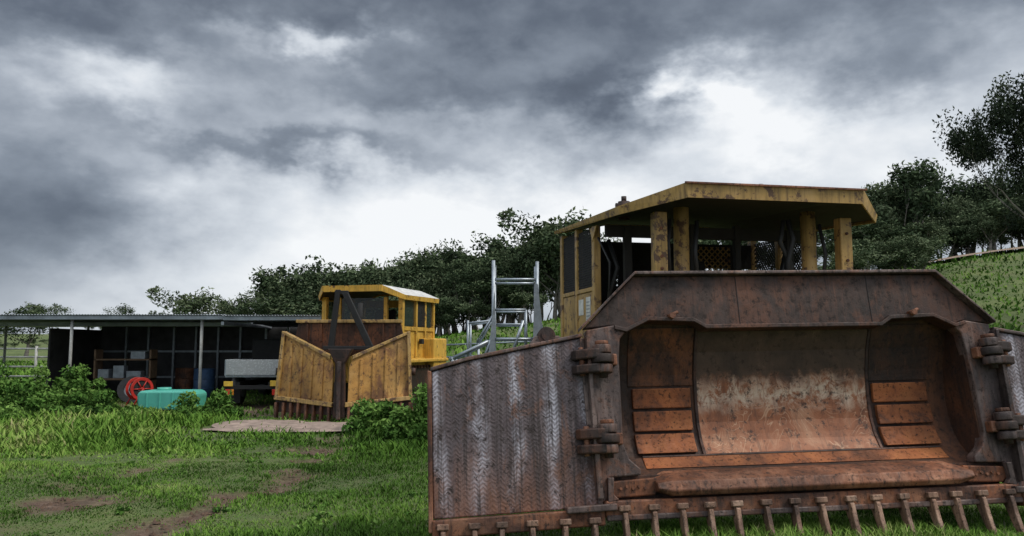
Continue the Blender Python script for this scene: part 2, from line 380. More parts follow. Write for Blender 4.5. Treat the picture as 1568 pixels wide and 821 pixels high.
def shrub(name,x,y,rx,ry,h,n,leaf,seed,mat=None):
    r=np.random.default_rng(seed); k=max(6,int(rx*ry*14)+6)
    cs=[];rs=[]
    for i in range(k):
        a=r.random()*6.28; q=r.random()**.5; cx=math.cos(a)*q*rx; cy=math.sin(a)*q*ry
        hh=h*(1-.55*q*q)*r.uniform(.40,1.15); 
        for zz in np.arange(min(.12,hh*.5),hh,.28): cs.append((cx,cy,zz)); rs.append(min(.28,h*.4)*r.uniform(.6,1.2))
    v,f,c=leaves(cs,rs,max(6,n//len(cs)),leaf,r,.9)
    m=np_mesh(name,v,f,[mat or M_weed],attr=c); o=link(bpy.data.objects.new(name,m)); o.location=(x,y,float(height(x,y))-.03)
for i,(x,y,rx,ry,h,n) in enumerate([(-12.6,17.6,1.2,.9,2.0,15000),(-10.3,18.2,1.3,.7,1.15,9000),(-11.6,17.0,1.0,.9,1.4,9000),(-9.0,17.4,1.2,.5,.5,5000),(-13.6,19.6,1.0,.8,2.2,8000),
        (-6.8,17.2,.6,.4,.8,4000),(-11.0,16.2,1.5,.5,.7,6000),(-1.55,13.6,.5,.6,.85,6000),(-2.35,14.4,.5,.5,.6,4000),(-1.0,14.8,.6,.7,1.1,5000),(-6.0,17.3,.4,.3,.35,1500),(-1.3,17,.8,.6,.9,4000),(-7.6,16.9,.9,.4,.4,3000)]):
    shrub('weed_shrub',x,y,rx,ry,h,n,.045,300+i)
for i in range(40):
    d=random.uniform(5.5,13); k=random.uniform(-.62,-.12); 
    if float(bare(k*d,d))>.5: continue
    shrub('weed_clump',k*d,d,.14,.14,.10,140,.02,500+i)
# ------------------------------------------------------------------ BULLDOZER 1
dz=empty('bulldozer')
B=empty('rake_blade',(2.50,6.63,.12),(0,0,0),dz); B.rotation_mode='XYZ'
Rm=Matrix.Rotation(R(7),3,'Z')@Matrix.Rotation(R(-1),3,'Y')@Matrix.Rotation(R(-10),3,'X'); B.rotation_euler=Rm.to_euler()
prof=[(1.66,.10),(1.55,.17),(1.4,.25),(1.2,.32),(1.0,.355),(.8,.36),(.65,.33),(.52,.26),(.43,.17),(.36,.06)]
def pw(v):
    for (a,wa),(b,wb) in zip(prof,prof[1:]):
        if a>=v>=b: return wa+(wb-wa)*(a-v)/(a-b)
    return prof[0][1] if v>prof[0][0] else prof[-1][1]
def patch(name,u0,u1,v0,v1,off,th,mat,b=.006,n=8):
    V=[];F=[]
    for i in range(n+1):
        v=v0+(v1-v0)*i/n; w=pw(v)-off
        for (u,ww) in ((u0,w),(u1,w),(u1,w+th),(u0,w+th)): V.append((u,ww,v))
    for i in range(n):
        a=i*4
        for k in range(4): F.append((a+k,a+(k+1)%4,a+4+(k+1)%4,a+4+k))
    F.append((0,1,2,3)); F.append((n*4+3,n*4+2,n*4+1,n*4))
    o=fixn(mesh_obj(name,V,F,mat,B)); return bev(o,b,2)
patch('moldboard',-1.62,1.62,.36,1.66,0,.03,M_side,n=24)
patch('centre_plate',-.80,.80,.525,1.62,.014,.03,M_centre,n=20)
patch('lower_strip',-1.36,1.36,.42,.515,.016,.03,M_brick,n=4)
patch('strip_weld',-1.36,1.36,.513,.527,.024,.02,M_band,n=2,b=.004)
for s in (-1,1):
    patch('panel_seam',*sorted((s*.795,s*.822)),.525,1.60,.024,.02,M_band,n=16,b=.004)
    patch('upper_side_plate',*sorted((s*.83,s*1.42)),1.12,1.60,.012,.03,M_mold if s<0 else M_side,n=10)  # right plate takes the rust with recess shadow in its colour
    for j,(a,b) in enumerate([(.93,1.10),(.735,.905),(.545,.71)]):
        q=random.uniform(-.012,.012)
        patch('wear_plate_%d'%j,*sorted((s*(.86+q),s*(1.385+q))),a,b,.035+.004*j,.045,M_brick,n=4,b=.008)
    prism_x('cheek',[(.0,1.58),(.14,1.64),(.40,1.2),(.42,.7),(.2,.38),(.0,.38)],*sorted((s*1.575,s*1.605)),M_side,B,.004)
    col=[(-1.84,1.56),(-1.60,1.60),(-1.50,1.54),(-1.555,1.48),(-1.575,1.3),(-1.59,.62),(-1.55,.50),(-1.46,.42),(-1.46,.37),(-1.72,.36),(-1.74,.20),(-1.80,.16),(-1.83,.8)]
    col=[(x*(-s),z) for x,z in col]
    prism('hinge_column',col,-.05,.07,M_frame,B,.012)
    prism('column_web',[(-s*x,z) for x,z in [(-1.83,1.5),(-1.80,.2),(-1.845,.2),(-1.86,1.5)]],-.13,.03,M_frame,B,.006)
    for hv in (1.30,.66):
        u=s*1.735
        for k,dv in enumerate((-.12,-.04,.04)):
            rr_=.078 if k!=1 else .094
            o=tubes('hinge_knuckle',[([(u,-.13,hv+dv+.004),(u,-.13,hv+dv+.076)],rr_)],M_band if k==1 else M_frame,B,22); bev(o,.010)
        tubes('hinge_pin',[([(u,-.13,hv-.15),(u,-.13,hv+.15)],.036)],M_band,B,14)
        o=tubes('pin_cap',[([(u,-.13,hv+.12),(u,-.13,hv+.15)],.055)],M_lip,B,14); bev(o,.005)
        for dv,hh_ in ((-.115,.075),(.0,.085)):
            pl=[(s*1.70,-.14),(s*1.72,-.04),(s*1.80,-.012),(s*1.93,-.012),(s*1.985,-.05),(s*1.955,-.12),(s*1.88,-.17),(s*1.80,-.20),(s*1.74,-.20)]
            V=[(x,y,hv+dv) for x,y in pl]+[(x,y,hv+dv+hh_) for x,y in pl]; n=len(pl)
            F=[tuple(range(n)),tuple(range(2*n-1,n-1,-1))]+[(i,(i+1)%n,(i+1)%n+n,i+n) for i in range(n)]
            bev(fixn(mesh_obj('hinge_ear',V,F,M_band,B)),.014)
        tubes('ear_bolt',[([(s*1.90,-.09,hv-.13),(s*1.90,-.09,hv+.105)],.024)],M_lip,B,8)
        box('hinge_boss',*sorted((s*1.61,s*1.685)),-.13,-.04,hv-.05,hv+.045,M_lip,B,.012)
    W=[(3.13,.10),(3.13,1.24),(2.84,1.32),(1.875,1.50),(1.865,.8),(1.80,.14)]
    W=[(s*x,z) for x,z in W]
    prism('wing_plate',W,-.03,.05,M_wing,B,.01)
    prism('wing_top_flange',[(s*x,z) for x,z in [(3.14,1.243),(2.84,1.323),(1.875,1.503),(1.875,1.535),(2.84,1.355),(3.14,1.275)]],-.05,.16,M_frame,B,.008)
    prism('wing_end_flange',[(s*x,z) for x,z in [(3.132,.0),(3.165,.0),(3.165,1.25),(3.132,1.24)]],-.06,.16,M_lip,B,.008)
    prism('wing_hinge_bar',[(s*x,z) for x,z in [(1.862,1.49),(1.90,1.49),(1.885,.8),(1.83,.14),(1.79,.14),(1.845,.8)]],-.06,-.031,M_frame,B,.006)
    prism('wing_rail',[(s*x,z) for x,z in [(3.14,-.04),(3.14,.095),(1.79,.13),(1.79,.0)]],-.10,.08,M_rail,B,.012)
    prism('rail_step',[(s*x,z) for x,z in [(2.10,.10),(2.10,.15),(1.70,.165),(1.70,.11)]],-.15,-.02,M_frame,B,.01)
    prism('pocket_plate',[(s*x,z) for x,z in [(1.71,.33),(1.34,.35),(1.31,.25),(1.36,.21),(1.68,.20),(1.73,.24)]],-.045,.03,M_mold,B,.012)
    prism('pocket_rim',[(s*x,z) for x,z in [(1.75,.36),(1.70,.36),(1.71,.23),(1.67,.19),(1.76,.17)]],-.10,-.046,M_frame,B,.006)
    for k in range(5):
        u=s*(1.44+.05*k); tubes('pocket_bolt',[([(u,-.06,.27+.015*(k%2)),(u,-.04,.27+.015*(k%2))],.012)],M_lip,B,8)
    tubes('lift_eye',[([(s*1.10,-.12,1.665),(s*1.10,-.03,1.665)],.026),([(s*1.10-.03,-.075,1.665),(s*1.10+.06,-.075,1.70)],.014)],M_lip,B,12)
top=[(-1.86,1.575),(-1.39,2.03),(1.39,2.03),(1.86,1.575),(1.60,1.60),(1.50,1.56),(1.30,1.66),(.90,1.645),(.80,1.585),(-.80,1.585),(-.90,1.645),(-1.30,1.66),(-1.50,1.56),(-1.60,1.60)]
prism('top_deflector',top,-.02,.05,M_band,B,.01)
def ribbon(name,pts,t,y0,y1,mat):
    n=len(pts);V=[]
    for (x,z) in pts: V+=[(x,y0,z),(x,y1,z),(x,y1,z+t),(x,y0,z+t)]
    F=[]
    for i in range(n-1):
        a=i*4
        for k in range(4): F.append((a+k,a+(k+1)%4,a+4+(k+1)%4,a+4+k))
    F.append((0,1,2,3));F.append(((n-1)*4+3,(n-1)*4+2,(n-1)*4+1,(n-1)*4))
    return bev(fixn(mesh_obj(name,V,F,mat,B)),.006)
ribbon('top_flange',[(-1.88,1.565),(-1.39,2.032),(1.39,2.032),(1.88,1.565)],.028,-.09,.10,M_frame)
ribbon('deflector_rim',[(-1.60,1.56),(-1.50,1.535),(-1.30,1.63),(-.90,1.615),(-.80,1.555),(.80,1.555),(.90,1.615),(1.30,1.63),(1.50,1.535),(1.60,1.56)],.035,-.075,.09,M_band)
boxes('deflector_seams',[(-.475,-.47,-.024,-.02,1.60,2.02),(.745,.75,-.024,-.02,1.60,2.02)],M_black,B)
lipp=[(.10,.40),(-.02,.37),(-.13,.315),(-.155,.24),(-.13,.20),(-.05,.20),(.08,.30)]
n=len(lipp);V=[];us=[-1.36,-1.24,1.22,1.36]
sc_=[.55,1,1,.55]
for u,k in zip(us,sc_): V+=[(u,y,.29+(z-.29)*k) for y,z in lipp]
F=[(a*n+i,a*n+(i+1)%n,(a+1)*n+(i+1)%n,(a+1)*n+i) for a in range(3) for i in range(n)]+[tuple(range(n)),tuple(range(4*n-1,3*n-1,-1))]
bev(fixn(mesh_obj('cutting_lip',V,F,M_lip,B)),.01)
prism('lip_backing',[(-1.70,.18),(-1.70,.37),(1.70,.37),(1.70,.18)],.031,.09,M_side,B,.004)
box('centre_rail',-1.785,1.785,-.10,.10,.055,.185,M_rail,B,.015)
boxes('rail_lower_bead',[(-1.78,1.78,-.112,-.06,.03,.075)],M_frame,B,.01)
tv=[];tf=[]
for k in range(-13,14):
    u=k*.236+random.uniform(-.015,.015); base=.10 if abs(u)<1.78 else .02
    tw=.019; sh_=random.uniform(-.03,.03); dz_=random.uniform(-.03,.02)
    pr=[(-.105,base+.03),(-.15,base-.02),(-.17,base-.15),(-.24,base-.42+dz_),(-.20,base-.43+dz_),(-.10,base-.20),(-.04,base-.05),(-.04,base+.03)]
    n=len(pr);o=len(tv)
    tv+=[(u-tw+sh_*max(0,base-z),y,z) for y,z in pr]+[(u+tw+sh_*max(0,base-z),y,z) for y,z in pr]
    tf+=[tuple(o+i for i in range(n)),tuple(o+i for i in range(2*n-1,n-1,-1))]+[(o+i,o+(i+1)%n,o+(i+1)%n+n,o+i+n) for i in range(n)]
    v,f=boxv(u-.045,u+.045,-.15,-.101,base+.0,base+.045); o=len(tv); tv+=v; tf+=[tuple(o+i for i in t) for t in f]
bev(fixn(mesh_obj('rake_teeth',tv,tf,M_tooth,B)),.007)
for s in (-1,1):
    box('push_arm',s*1.45-.14,s*1.45+.14,.45,3.6,.25,.6,M_yel,B,.02)
    tubes('lift_ram',[([(s*.55,.4,.9),(s*.5,1.6,1.25)],.06),([(s*.5,1.6,1.25),(s*.45,2.6,1.45)],.09)],M_hose,B,12)
    box('wing_strut',s*2.5-.06,s*2.5+.06,.05,.30,.2,1.1,M_band,B,.01)
tubes('pivot_lug',[([(-2.14,.16,1.56),(-2.14,.26,1.56)],.075),([(-2.14,.15,1.56),(-2.14,.155,1.56)],.045)],M_band,B,20)
prism('lug_bracket',[(-2.34,1.42),(-2.24,1.56),(-2.04,1.56),(-1.90,1.48)],.17,.25,M_frame,B,.01)
# ---- cab 1
def lattice(name,x0,x1,z0,z1,axis_,c,mat,parent,pitch=.09,wd=.013):
    V=[];F=[]
    W_=x1-x0;H_=z1-z0
    def bar(a,b):
        dx,dz=b[0]-a[0],b[1]-a[1]; L=math.hypot(dx,dz)
        if L<.02: return
        nx_,nz_=-dz/L*wd/2,dx/L*wd/2; o=len(V)
        for (p,q) in ((a[0]-nx_,a[1]-nz_),(a[0]+nx_,a[1]+nz_),(b[0]+nx_,b[1]+nz_),(b[0]-nx_,b[1]-nz_)):
            V.append((p,c,q) if axis_=='x' else (c,p,q))
        F.append((o,o+1,o+2,o+3))
    k=-H_
    while k<W_:
        a=max(0,k);b=min(W_,k+H_)
        if b>a: bar((x0+a,z0+a-k),(x0+b,z0+b-k)); bar((x0+a,z1-(a-k)),(x0+b,z1-(b-k)))
        k+=pitch
    o=mesh_obj(name,V,F,mat,parent); m=o.modifiers.new('s','SOLIDIFY'); m.thickness=.006; return o
def hip_roof(name,parent,hwf,hw,yf,yc,yb,zf,zs,zbk,zsb,fh,mat,mattop,mid=.75,rear=.4):
    T=[(-hwf,yf,zf),(hwf,yf,zf),(hw,yc,zs),(hw,yb,zsb),(hwf*.8,yb,zbk),(-hwf*.8,yb,zbk),(-hw,yb,zsb),(-hw,yc,zs)]
    V=T+[(x*.985,y+(.01 if y<0 else 0),z-fh*(1 if y<0 else (mid if y<1 else rear))) for x,y,z in T]
    F=[(0,1,4,5),(1,2,3,4),(0,5,6,7)]+[(i,i+8,(i+1)%8+8,(i+1)%8) for i in range(8)]
    o=fixn(mesh_obj(name,V,F,mat,parent)); o.data.materials.append(mattop)
    for p in list(o.data.polygons)[:3]: p.material_index=1
    m=o.modifiers.new('s','SOLIDIFY'); m.thickness=.02; m.offset=-1
    V2=[(x*.97,y*(.97 if y<0 else .99),z-fh*(.55 if y<0 else (mid*.6 if y<1 else rear*.6))) for x,y,z in T]
    mesh_obj(name+'_ceiling',V2,[(0,1,4,5),(1,2,3,4),(0,5,6,7)],M_int,parent)
    return o
Cb=empty('cab',(3.10,9.84,0),(0,0,R(11)),dz)
hip_roof('cab_roof',Cb,1.16,1.80,-.5,.14,3.4,3.42,3.22,3.54,3.37,.18,M_yel,M_white,.55,.25)
boxes('roof_gutter',[(-1.19,1.19,-.53,-.505,3.40,3.425)],M_lip,Cb,.004)
boxes('front_posts',[(s*1.27-.085,s*1.27+.085,.05,.20,1.4,3.16) for s in (-1,1)],M_yel,Cb,.015)
tubes('canopy_posts',[([(s*.90,.32,1.4),(s*.89,.32,3.26)],.098) for s in (-1,1)],M_yel,Cb,18)
boxes('post_feet',[(s*.89-.12,s*.89+.12,.2,.45,2.26,2.30) for s in (-1,1)],M_yel,Cb,.01)
tubes('post_bolts',[([(s*1.27,.03,z),(s*1.27,.06,z)],.02) for s in (-1,1) for z in (2.45,2.6,2.95)],M_lip,Cb,8)
fr=[]
for s in (-1,1):
    fr+=[(s*1.66-.05,s*1.66+.05,1.45,1.57,1.0,3.18),(s*1.66-.05,s*1.66+.05,2.35,2.45,1.0,3.26),(s*1.66-.05,s*1.66+.05,3.22,3.34,1.0,3.28),(s*1.66-.045,s*1.66+.045,1.57,3.22,2.27,2.33)]
boxes('cabin_frame',fr,M_yel,Cb,.008)
boxes('cabin_dark_frame',[(-1.34,-1.24,1.2,1.3,1.0,3.15),(1.1,1.2,1.2,1.3,1.0,3.15),(-.38,-.30,1.2,1.3,1.9,3.2),(.30,.38,1.2,1.3,1.9,3.2),(-1.6,1.6,3.22,3.30,2.80,3.2),(-1.6,1.6,1.22,1.3,3.0,3.16),(-1.6,-1.18,3.2,3.3,1,2.2),(1.18,1.6,3.2,3.3,1,2.2),(-1.2,1.2,3.2,3.3,1,2.35),
   (-1.16,-.80,3.2,3.29,1,3.2),(.55,.75,3.2,3.29,1,3.2),(-.75,.2,3.2,3.29,1,3.2),(1.2,1.35,3.2,3.29,1,3.2),(-1.5,-1.42,3.2,3.29,1,3.2)],M_int,Cb)
for s in (-1,1):
    lattice('side_screen',1.57,2.35,2.34,3.18,'y',s*1.68,M_black,Cb,.07,.024); lattice('side_screen_rear',2.45,3.22,2.34,3.22,'y',s*1.68,M_black,Cb,.07,.026)
    box('side_panel',*sorted((s*1.60,s*1.69)),1.575,3.21,1.55,2.265,M_yel,Cb,.01)
lattice('rear_screen',.2,1.2,2.3,3.15,'x',3.18,M_yel,Cb,.10,.02)
lattice('rear_screen_left',-1.6,-.4,2.3,3.15,'x',3.19,M_black,Cb,.08,.022)
boxes('sticker',[(-1.696,-1.692,1.70,1.92,1.85,2.2),(-1.696,-1.692,2.05,2.3,1.95,2.18)],M_white,Cb)
boxes('sticker_marks',[(-1.699,-1.697,1.73,1.89,1.87+.05*k,1.885+.05*k) for k in range(6)],M_ggrey,Cb)
prism_x('front_gusset',[(1.3,3.16),(1.62,3.16),(1.50,2.95)],-1.72,-1.70,M_yel,Cb,.004)
tubes('grab_rail',[([(-1.66,1.4,1.6),(-1.66,1.0,2.0),(-1.66,.9,2.6),(-1.66,1.4,3.0)],.018)],M_hose,Cb)
prism_x('seat',[(1.6,1.9),(1.6,2.1),(2.1,2.12),(2.2,2.8),(2.32,2.8),(2.3,1.9)],-.3,.3,M_int,Cb,.03)
box('console',-1.1,1.1,.9,1.25,1.3,2.28,M_int,Cb,.03)
tubes('control_levers',[([(x,1.3,2.1),(x+.03,1.25,2.5)],.02) for x in (-.7,-.55,.6,.72)]+[([(-.9,1.25,2.0),(-.78,1.25,2.7),(-.65,1.25,2.9)],.05),([(1.35,1.6,2),(1.2,1.6,2.5),(1.3,1.6,2.9)],.03),([(-1.5,1.6,2),(-1.35,1.5,2.6),(-1.45,1.6,3.0)],.03)],M_hose,Cb)
tubes('hydraulic_hoses',[([(.60,.35,2.1),(.58,.3,2.6),(.66,.3,2.9),(.62,.35,3.15)],.035),([(.52,.4,2.1),(.66,.35,2.55),(.50,.35,2.85),(.56,.35,3.15)],.03),([(1.04,.3,2.1),(1.09,.25,2.7),(1.04,.3,3.1)],.025),
   ([(-.66,.35,2.2),(-.72,.3,2.7),(-.66,.35,3.1)],.03),([(-1.07,.3,2.2),(-1.1,.25,2.8),(-1.05,.3,3.1)],.028)],M_hose,Cb)
M_red=plain('red_paint',(.45,.03,.022),.4)
tubes('fire_extinguisher',[([(.52,.5,2.05),(.52,.5,2.38),(.52,.5,2.44)],[.07,.07,.03])],M_red,Cb,14)
tubes('roof_beacon',[([(-1.0,2.2,3.40),(-1.0,2.2,3.68)],.09),([(-1.0,2.2,3.68),(-1.0,2.2,3.76)],.04),([(-1.13,2.2,3.62),(-.87,2.2,3.62)],.035)],M_band,Cb,14)
tubes('roof_bolt',[([(-.05,-.2,3.42),(-.05,-.2,3.50)],.03),([(-.12,-.2,3.46),(.02,-.2,3.46)],.015)],M_ggrey,Cb)
prism_x('hood',[(-1.7,.9),(-1.7,2.0),(.9,2.15),(.9,.9)],-.75,.75,M_yel,Cb,.04)
boxes('hood_grille',[(-.65,.65,-1.73,-1.705,1.0+.1*k,1.05+.1*k) for k in range(9)],M_black,Cb)
box('deck',-1.65,1.65,1.0,3.5,.9,1.5,M_yel,Cb,.03)
boxes('fenders',[(s*1.35-.45,s*1.35+.45,-.9,3.6,1.32,1.42) for s in (-1,1)],M_yel,Cb,.02)
def tracks(parent,xc,w,y0,y1,h,zc,mat):
    for s in (-1,1):
        pts=[];r=h/2
        for k in range(13): a=-math.pi/2+math.pi*k/12; pts.append((y1-r+r*math.cos(a),zc+r*math.sin(a)))
        for k in range(13): a=math.pi/2+math.pi*k/12; pts.append((y0+r+r*math.cos(a),zc+r*math.sin(a)))
        prism_x('track_belt',pts,s*xc-w/2,s*xc+w/2,mat,parent,.01)
        V=[];F=[]
        P=[Vector((0,y,z)) for y,z in pts]
        for a,b in zip(P,P[1:]+P[:1]):
            L=(b-a).length; m=max(1,int(L/.2)); d=(b-a).normalized(); nrm=Vector((0,d.z,-d.y))
            for q in range(m):
                c=a+(b-a)*((q+.5)/m)
                o=len(V)
                for x in (s*xc-w/2-.03,s*xc+w/2+.03):
                    for (e,g) in ((-.03,-.01),(.03,-.01),(.02,.06),(-.02,.06)): V.append(tuple(Vector((x,0,0))+c+d*e+nrm*g))
                F+=[(o,o+1,o+2,o+3),(o+7,o+6,o+5,o+4)]+[(o+i,o+4+i,o+4+(i+1)%4,o+(i+1)%4) for i in range(4)]
        fixn(mesh_obj('track_grousers',V,F,M_rail,parent))
tracks(Cb,1.25,.6,-1.6,3.3,1.05,.58,M_band)
# ------------------------------------------------------------------ BULLDOZER 2
d2=empty('bulldozer')
B=empty('v_blade',(-3.56,16.5,-.02),(0,0,R(-1)),d2)
M_ypan=rust('rusty_yellow_blade',(.20,.095,.032),(.47,.25,.060),(.60,.36,.12),1.8,.8,.6,0,(.28,.44,.7),.3,(.07,.038,.024),.8,(.18,.075,.035),0)
for s in (-1,1):
    outer=(1.40,.38); inner=(.10,.0)
    def wp(t,z,off=0): 
        x=inner[0]+(outer[0]-inner[0])*t; y=inner[1]+(outer[1]-inner[1])*t
        nx_,ny_=.28,-.96; return (s*(x+nx_*off),y+ny_*off+(z-.4)*.12,z)
    def slab(name,q,th,mat,off0=0,b=.008):
        V=[wp(t,z,off0) for t,z in q]+[wp(t,z,off0+th) for t,z in q]; n=len(q)
        F=[tuple(range(n)),tuple(range(2*n-1,n-1,-1))]+[(i,(i+1)%n,(i+1)%n+n,i+n) for i in range(n)]
        return bev(fixn(mesh_obj(name,V,F,mat,B)),b)
    slab('wing_panel',[(.04,.34),(1,.47),(.93,1.80),(.10,1.27),(.04,1.1)],.05,M_ypan)
    slab('wing_top_bar',[(.08,1.24),(.95,1.78),(.95,1.84),(.08,1.32)],.13,M_yel,-.03)
    slab('wing_bottom_bar',[(.0,.27),(1.02,.40),(1.02,.48),(.0,.36)],.16,M_yel,-.02)
    slab('wing_edge',[(.97,.44),(1.02,.44),(.96,1.84),(.91,1.82)],.13,M_yel,-.01)
    for k in range(1,5):
        t=.04+.19*k; zt=1.19+.58*t-.04; slab('panel_rib',[(t-.026,.42),(t+.026,.42),(t+.022,zt-.03),(t-.030,zt-.04)],.035,M_ypan,.045,.014)
    slab('rake_back',[(.02,.1),(1.02,.14),(1.02,.38),(.02,.26)],.05,M_band)
    for k in range(8):
        t=.06+k*.132; slab('rake_tooth',[(t-.016,-.02),(t+.016,-.02),(t+.022,.34),(t-.022,.34)],.10,M_rail,.03,.004)
    tubes('diag_brace',[([(s*1.3,.75,1.0),(s*1.0,2.2,.7)],.05)],M_hose,B)
    tubes('wing_pin',[([wp(1.03,.9,.0),wp(1.03,1.05,.0)],.06)],M_band,B)
prism('centre_post',[(-.13,.05),(.13,.05),(.09,1.15),(.26,1.46),(-.26,1.46),(-.09,1.15)],-.10,.05,M_band,B,.012)
box('nose_edge',-.04,.04,-.18,-.10,.02,1.20,M_frame,B,.01)
prism('upper_moldboard',[(-1.2,1.60),(-1.10,2.05),(1.12,2.03),(1.22,1.60),(.3,1.3),(-.3,1.3)],.70,.78,M_mold,B,.01)
box('upper_rim',-1.15,1.15,.64,.84,2.02,2.09,M_yel,B,.01)
boxes('upper_ribs',[(x-.02,x+.02,.66,.70,1.62,2.0) for x in (-.9,-.6,.75,1.0)],M_mold,B,.006)
prism('pusher_arm',[(-.36,1.50),(-.24,1.50),(-.12,2.72),(-.22,2.72)],.30,.42,M_black,B,.012)
prism('pusher_brace',[(.46,1.50),(.60,1.52),(.04,2.66),(-.08,2.64)],.30,.42,M_black,B,.012)
box('pusher_cross',-.24,.05,.32,.40,2.62,2.70,M_black,B,.01)
box('pusher_base',-.45,.64,.25,.6,1.44,1.52,M_black,B,.01)
C2=empty('cab',(-3.74,19.3,0),(0,0,R(-14)),d2)
hip_roof('cab_roof',C2,.78,1.16,-.45,.1,2.6,2.95,2.74,3.0,2.78,.15,M_yel2,M_white,.75,.8)  # white top colour stands in for sky glare on the sloped roof
boxes('cab_frame',[(s*1.02-.06,s*1.02+.06,.15,.28,1.2,2.72) for s in (-1,1)]+[(s*1.02-.05,s*1.02+.05,y,y+.10,1.0,2.74) for s in (-1,1) for y in (1.1,1.75,2.4)]+
   [(s*.62-.05,s*.62+.05,.16,.25,1.2,2.7) for s in (-1,1)]+[(s*1.02-.045,s*1.02+.045,.28,2.4,1.88,1.98) for s in (-1,1)]+[(-.96,.96,.18,.26,1.9,2.0),(-.96,.96,2.42,2.5,2.55,2.75),(-.96,.96,2.42,2.5,1.2,1.95)],M_yel2,C2,.01)
boxes('cab_side_panel',[(s*1.0-.03,s*1.0+.03,.28,1.1,1.2,1.875) for s in (-1,1)]+[(s*1.0-.03,s*1.0+.03,1.2,1.75,.9,1.875) for s in (-1,1)]+[(s*1.0-.03,s*1.0+.03,1.85,2.4,.9,1.875) for s in (-1,1)],M_yel2,C2,.006)
def glass():
    t=NT('dusty_glass'); t.setc((.03,.04,.045)); t.set(Roughness=.15); t.b.inputs['Alpha'].default_value=.55; return t.m
M_gl=glass()
boxes('cab_glass',[(-.56,.56,.19,.205,2.0,2.68)]+[(s*1.02-.004,s*1.02+.004,.30,1.08,2.0,2.62) for s in (-1,1)]+[(s*1.02-.004,s*1.02+.004,1.87,2.38,2.0,2.66) for s in (-1,1)],M_gl,C2)
lattice('door_screen',1.2,1.75,2.0,2.66,'y',1.05,M_black,C2,.07,.02)
prism_x('seat',[(1.0,1.6),(1.0,1.9),(1.5,1.9),(1.6,2.45),(1.72,2.45),(1.7,1.6)],-.28,.28,M_int,C2,.03)
prism_x('hood',[(-1.9,.7),(-1.9,1.75),(.15,1.9),(.15,.7)],-.65,.65,M_yel2,C2,.04)
box('deck',-1.1,1.1,.15,2.7,.8,1.2,M_yel2,C2,.03)
boxes('fenders',[(s*1.1-.3,s*1.1+.3,-.6,2.7,1.1,1.18) for s in (-1,1)],M_yel2,C2,.02)
box('fuel_tank',.95,1.35,1.7,2.7,.9,1.7,M_yel2,C2,.04)
tubes('exhaust',[([(.4,-.8,1.8),(.4,-.8,2.5)],.06)],M_black,C2)
boxes('side_lights',[(1.07,1.16,1.3,1.45,1.55,1.68),(1.07,1.16,2.2,2.35,1.5,1.62)],M_black,C2,.01)
tracks(C2,.98,.48,-1.2,2.5,.95,.48,M_band)
# ------------------------------------------------------------------ SHED
sh=empty('open_shed')
def corr(name,x0,x1,y0,y1,z0,z1,mat,parent,pitch=.076,amp=.012):
    n=int((x1-x0)/pitch*6); xs_=np.linspace(x0,x1,n); V=[];F=[]
    for k,(y,z) in enumerate(((y0,z0),(y1,z1))):
        for x in xs_: V.append((x,y,z+amp*math.sin(2*math.pi*x/pitch)))
    F=[(i,i+1,n+i+1,n+i) for i in range(n-1)]
    o=mesh_obj(name,V,F,mat,parent,True); m=o.modifiers.new('s','SOLIDIFY'); m.thickness=.003; return o
M_roof=plain('weathered_iron_roof',(.28,.31,.34),.5,.4,.35,2)
M_cloth=plain('dark_shed_lining',(.050,.048,.050),.9,0,.5,2)
M_post=plain('shed_post_paint',(.36,.36,.34),.6)
corr('roof_sheet',-19,-7.62,20.9,25.6,2.33,2.12,M_roof,sh)
corr('roof_sheet_east',-7.58,-5.0,20.6,25.0,2.30,2.10,M_roof,sh)
boxes('fascia_beams',[(-19,-7.64,20.95,21.02,2.20,2.305),(-7.56,-5.0,20.66,20.72,2.17,2.27),(-19,-7.64,23.2,23.27,2.08,2.19),(-7.7,-7.62,20.9,25.4,2.05,2.14)],M_roof,sh,.004)
tubes('posts',[([(x,y,-.2),(x,y,2.2)],.04) for x,y in ((-11.75,21.1),(-8.28,21.1),(-14.6,21.1),(-17.6,21.1),(-13.4,25.0),(-16,25.0),(-5.2,20.9))],M_post,sh)
boxes('back_wall',[(-13.0,-5.1,25.05,25.12,-.2,2.12),(-13.06,-13.0,22.3,25.05,-.2,2.0),(-5.1,-5.03,21.2,25.0,-.2,2.1)],M_cloth,sh)
boxes('wall_battens',[(-13.0,-5.1,24.98,25.04,z,z+.06) for z in (.5,1.3)]+[(x,x+.06,24.96,25.04,-.2,2.1) for x in (-12.2,-11.5,-10.7,-10,-9.3,-8.6,-7.8,-7.1)],M_ggrey,sh)
M_wood=plain('old_timber',(.16,.10,.06),.85)
sc=empty('storage_shelf',(-10.9,22.4,0)); boxes('shelf_frame',[(-.8,.8,-.2,.2,.55,.6),(-.8,.8,-.2,.2,1.1,1.14),(-.8,-.75,-.2,.2,-.1,1.4),(.75,.8,-.2,.2,-.1,1.4)],M_wood,sc)
boxes('crates',[(-.7,-.4,-.15,.15,.6,.85),(-.3,.0,-.1,.15,.6,.95),(.2,.6,-.15,.1,1.14,1.35),(.1,.5,-.15,.1,.6,.8)],M_ggrey,sc,.01)
M_blue=plain('blue_drum_paint',(.05,.10,.20),.5)
for (x,y,m_) in ((-8.9,23.0,M_blue),(-9.6,23.4,M_rail)):
    dr=empty('oil_drum',(x,y,0)); tubes('drum_body',[([(0,0,-.05),(0,0,.85)],.29),([(0,0,.27),(0,0,.30)],.30),([(0,0,.55),(0,0,.58)],.30)],m_,dr,24)
hr=empty('hose_reel',(-9.45,20.2,.42),(0,0,R(50)))
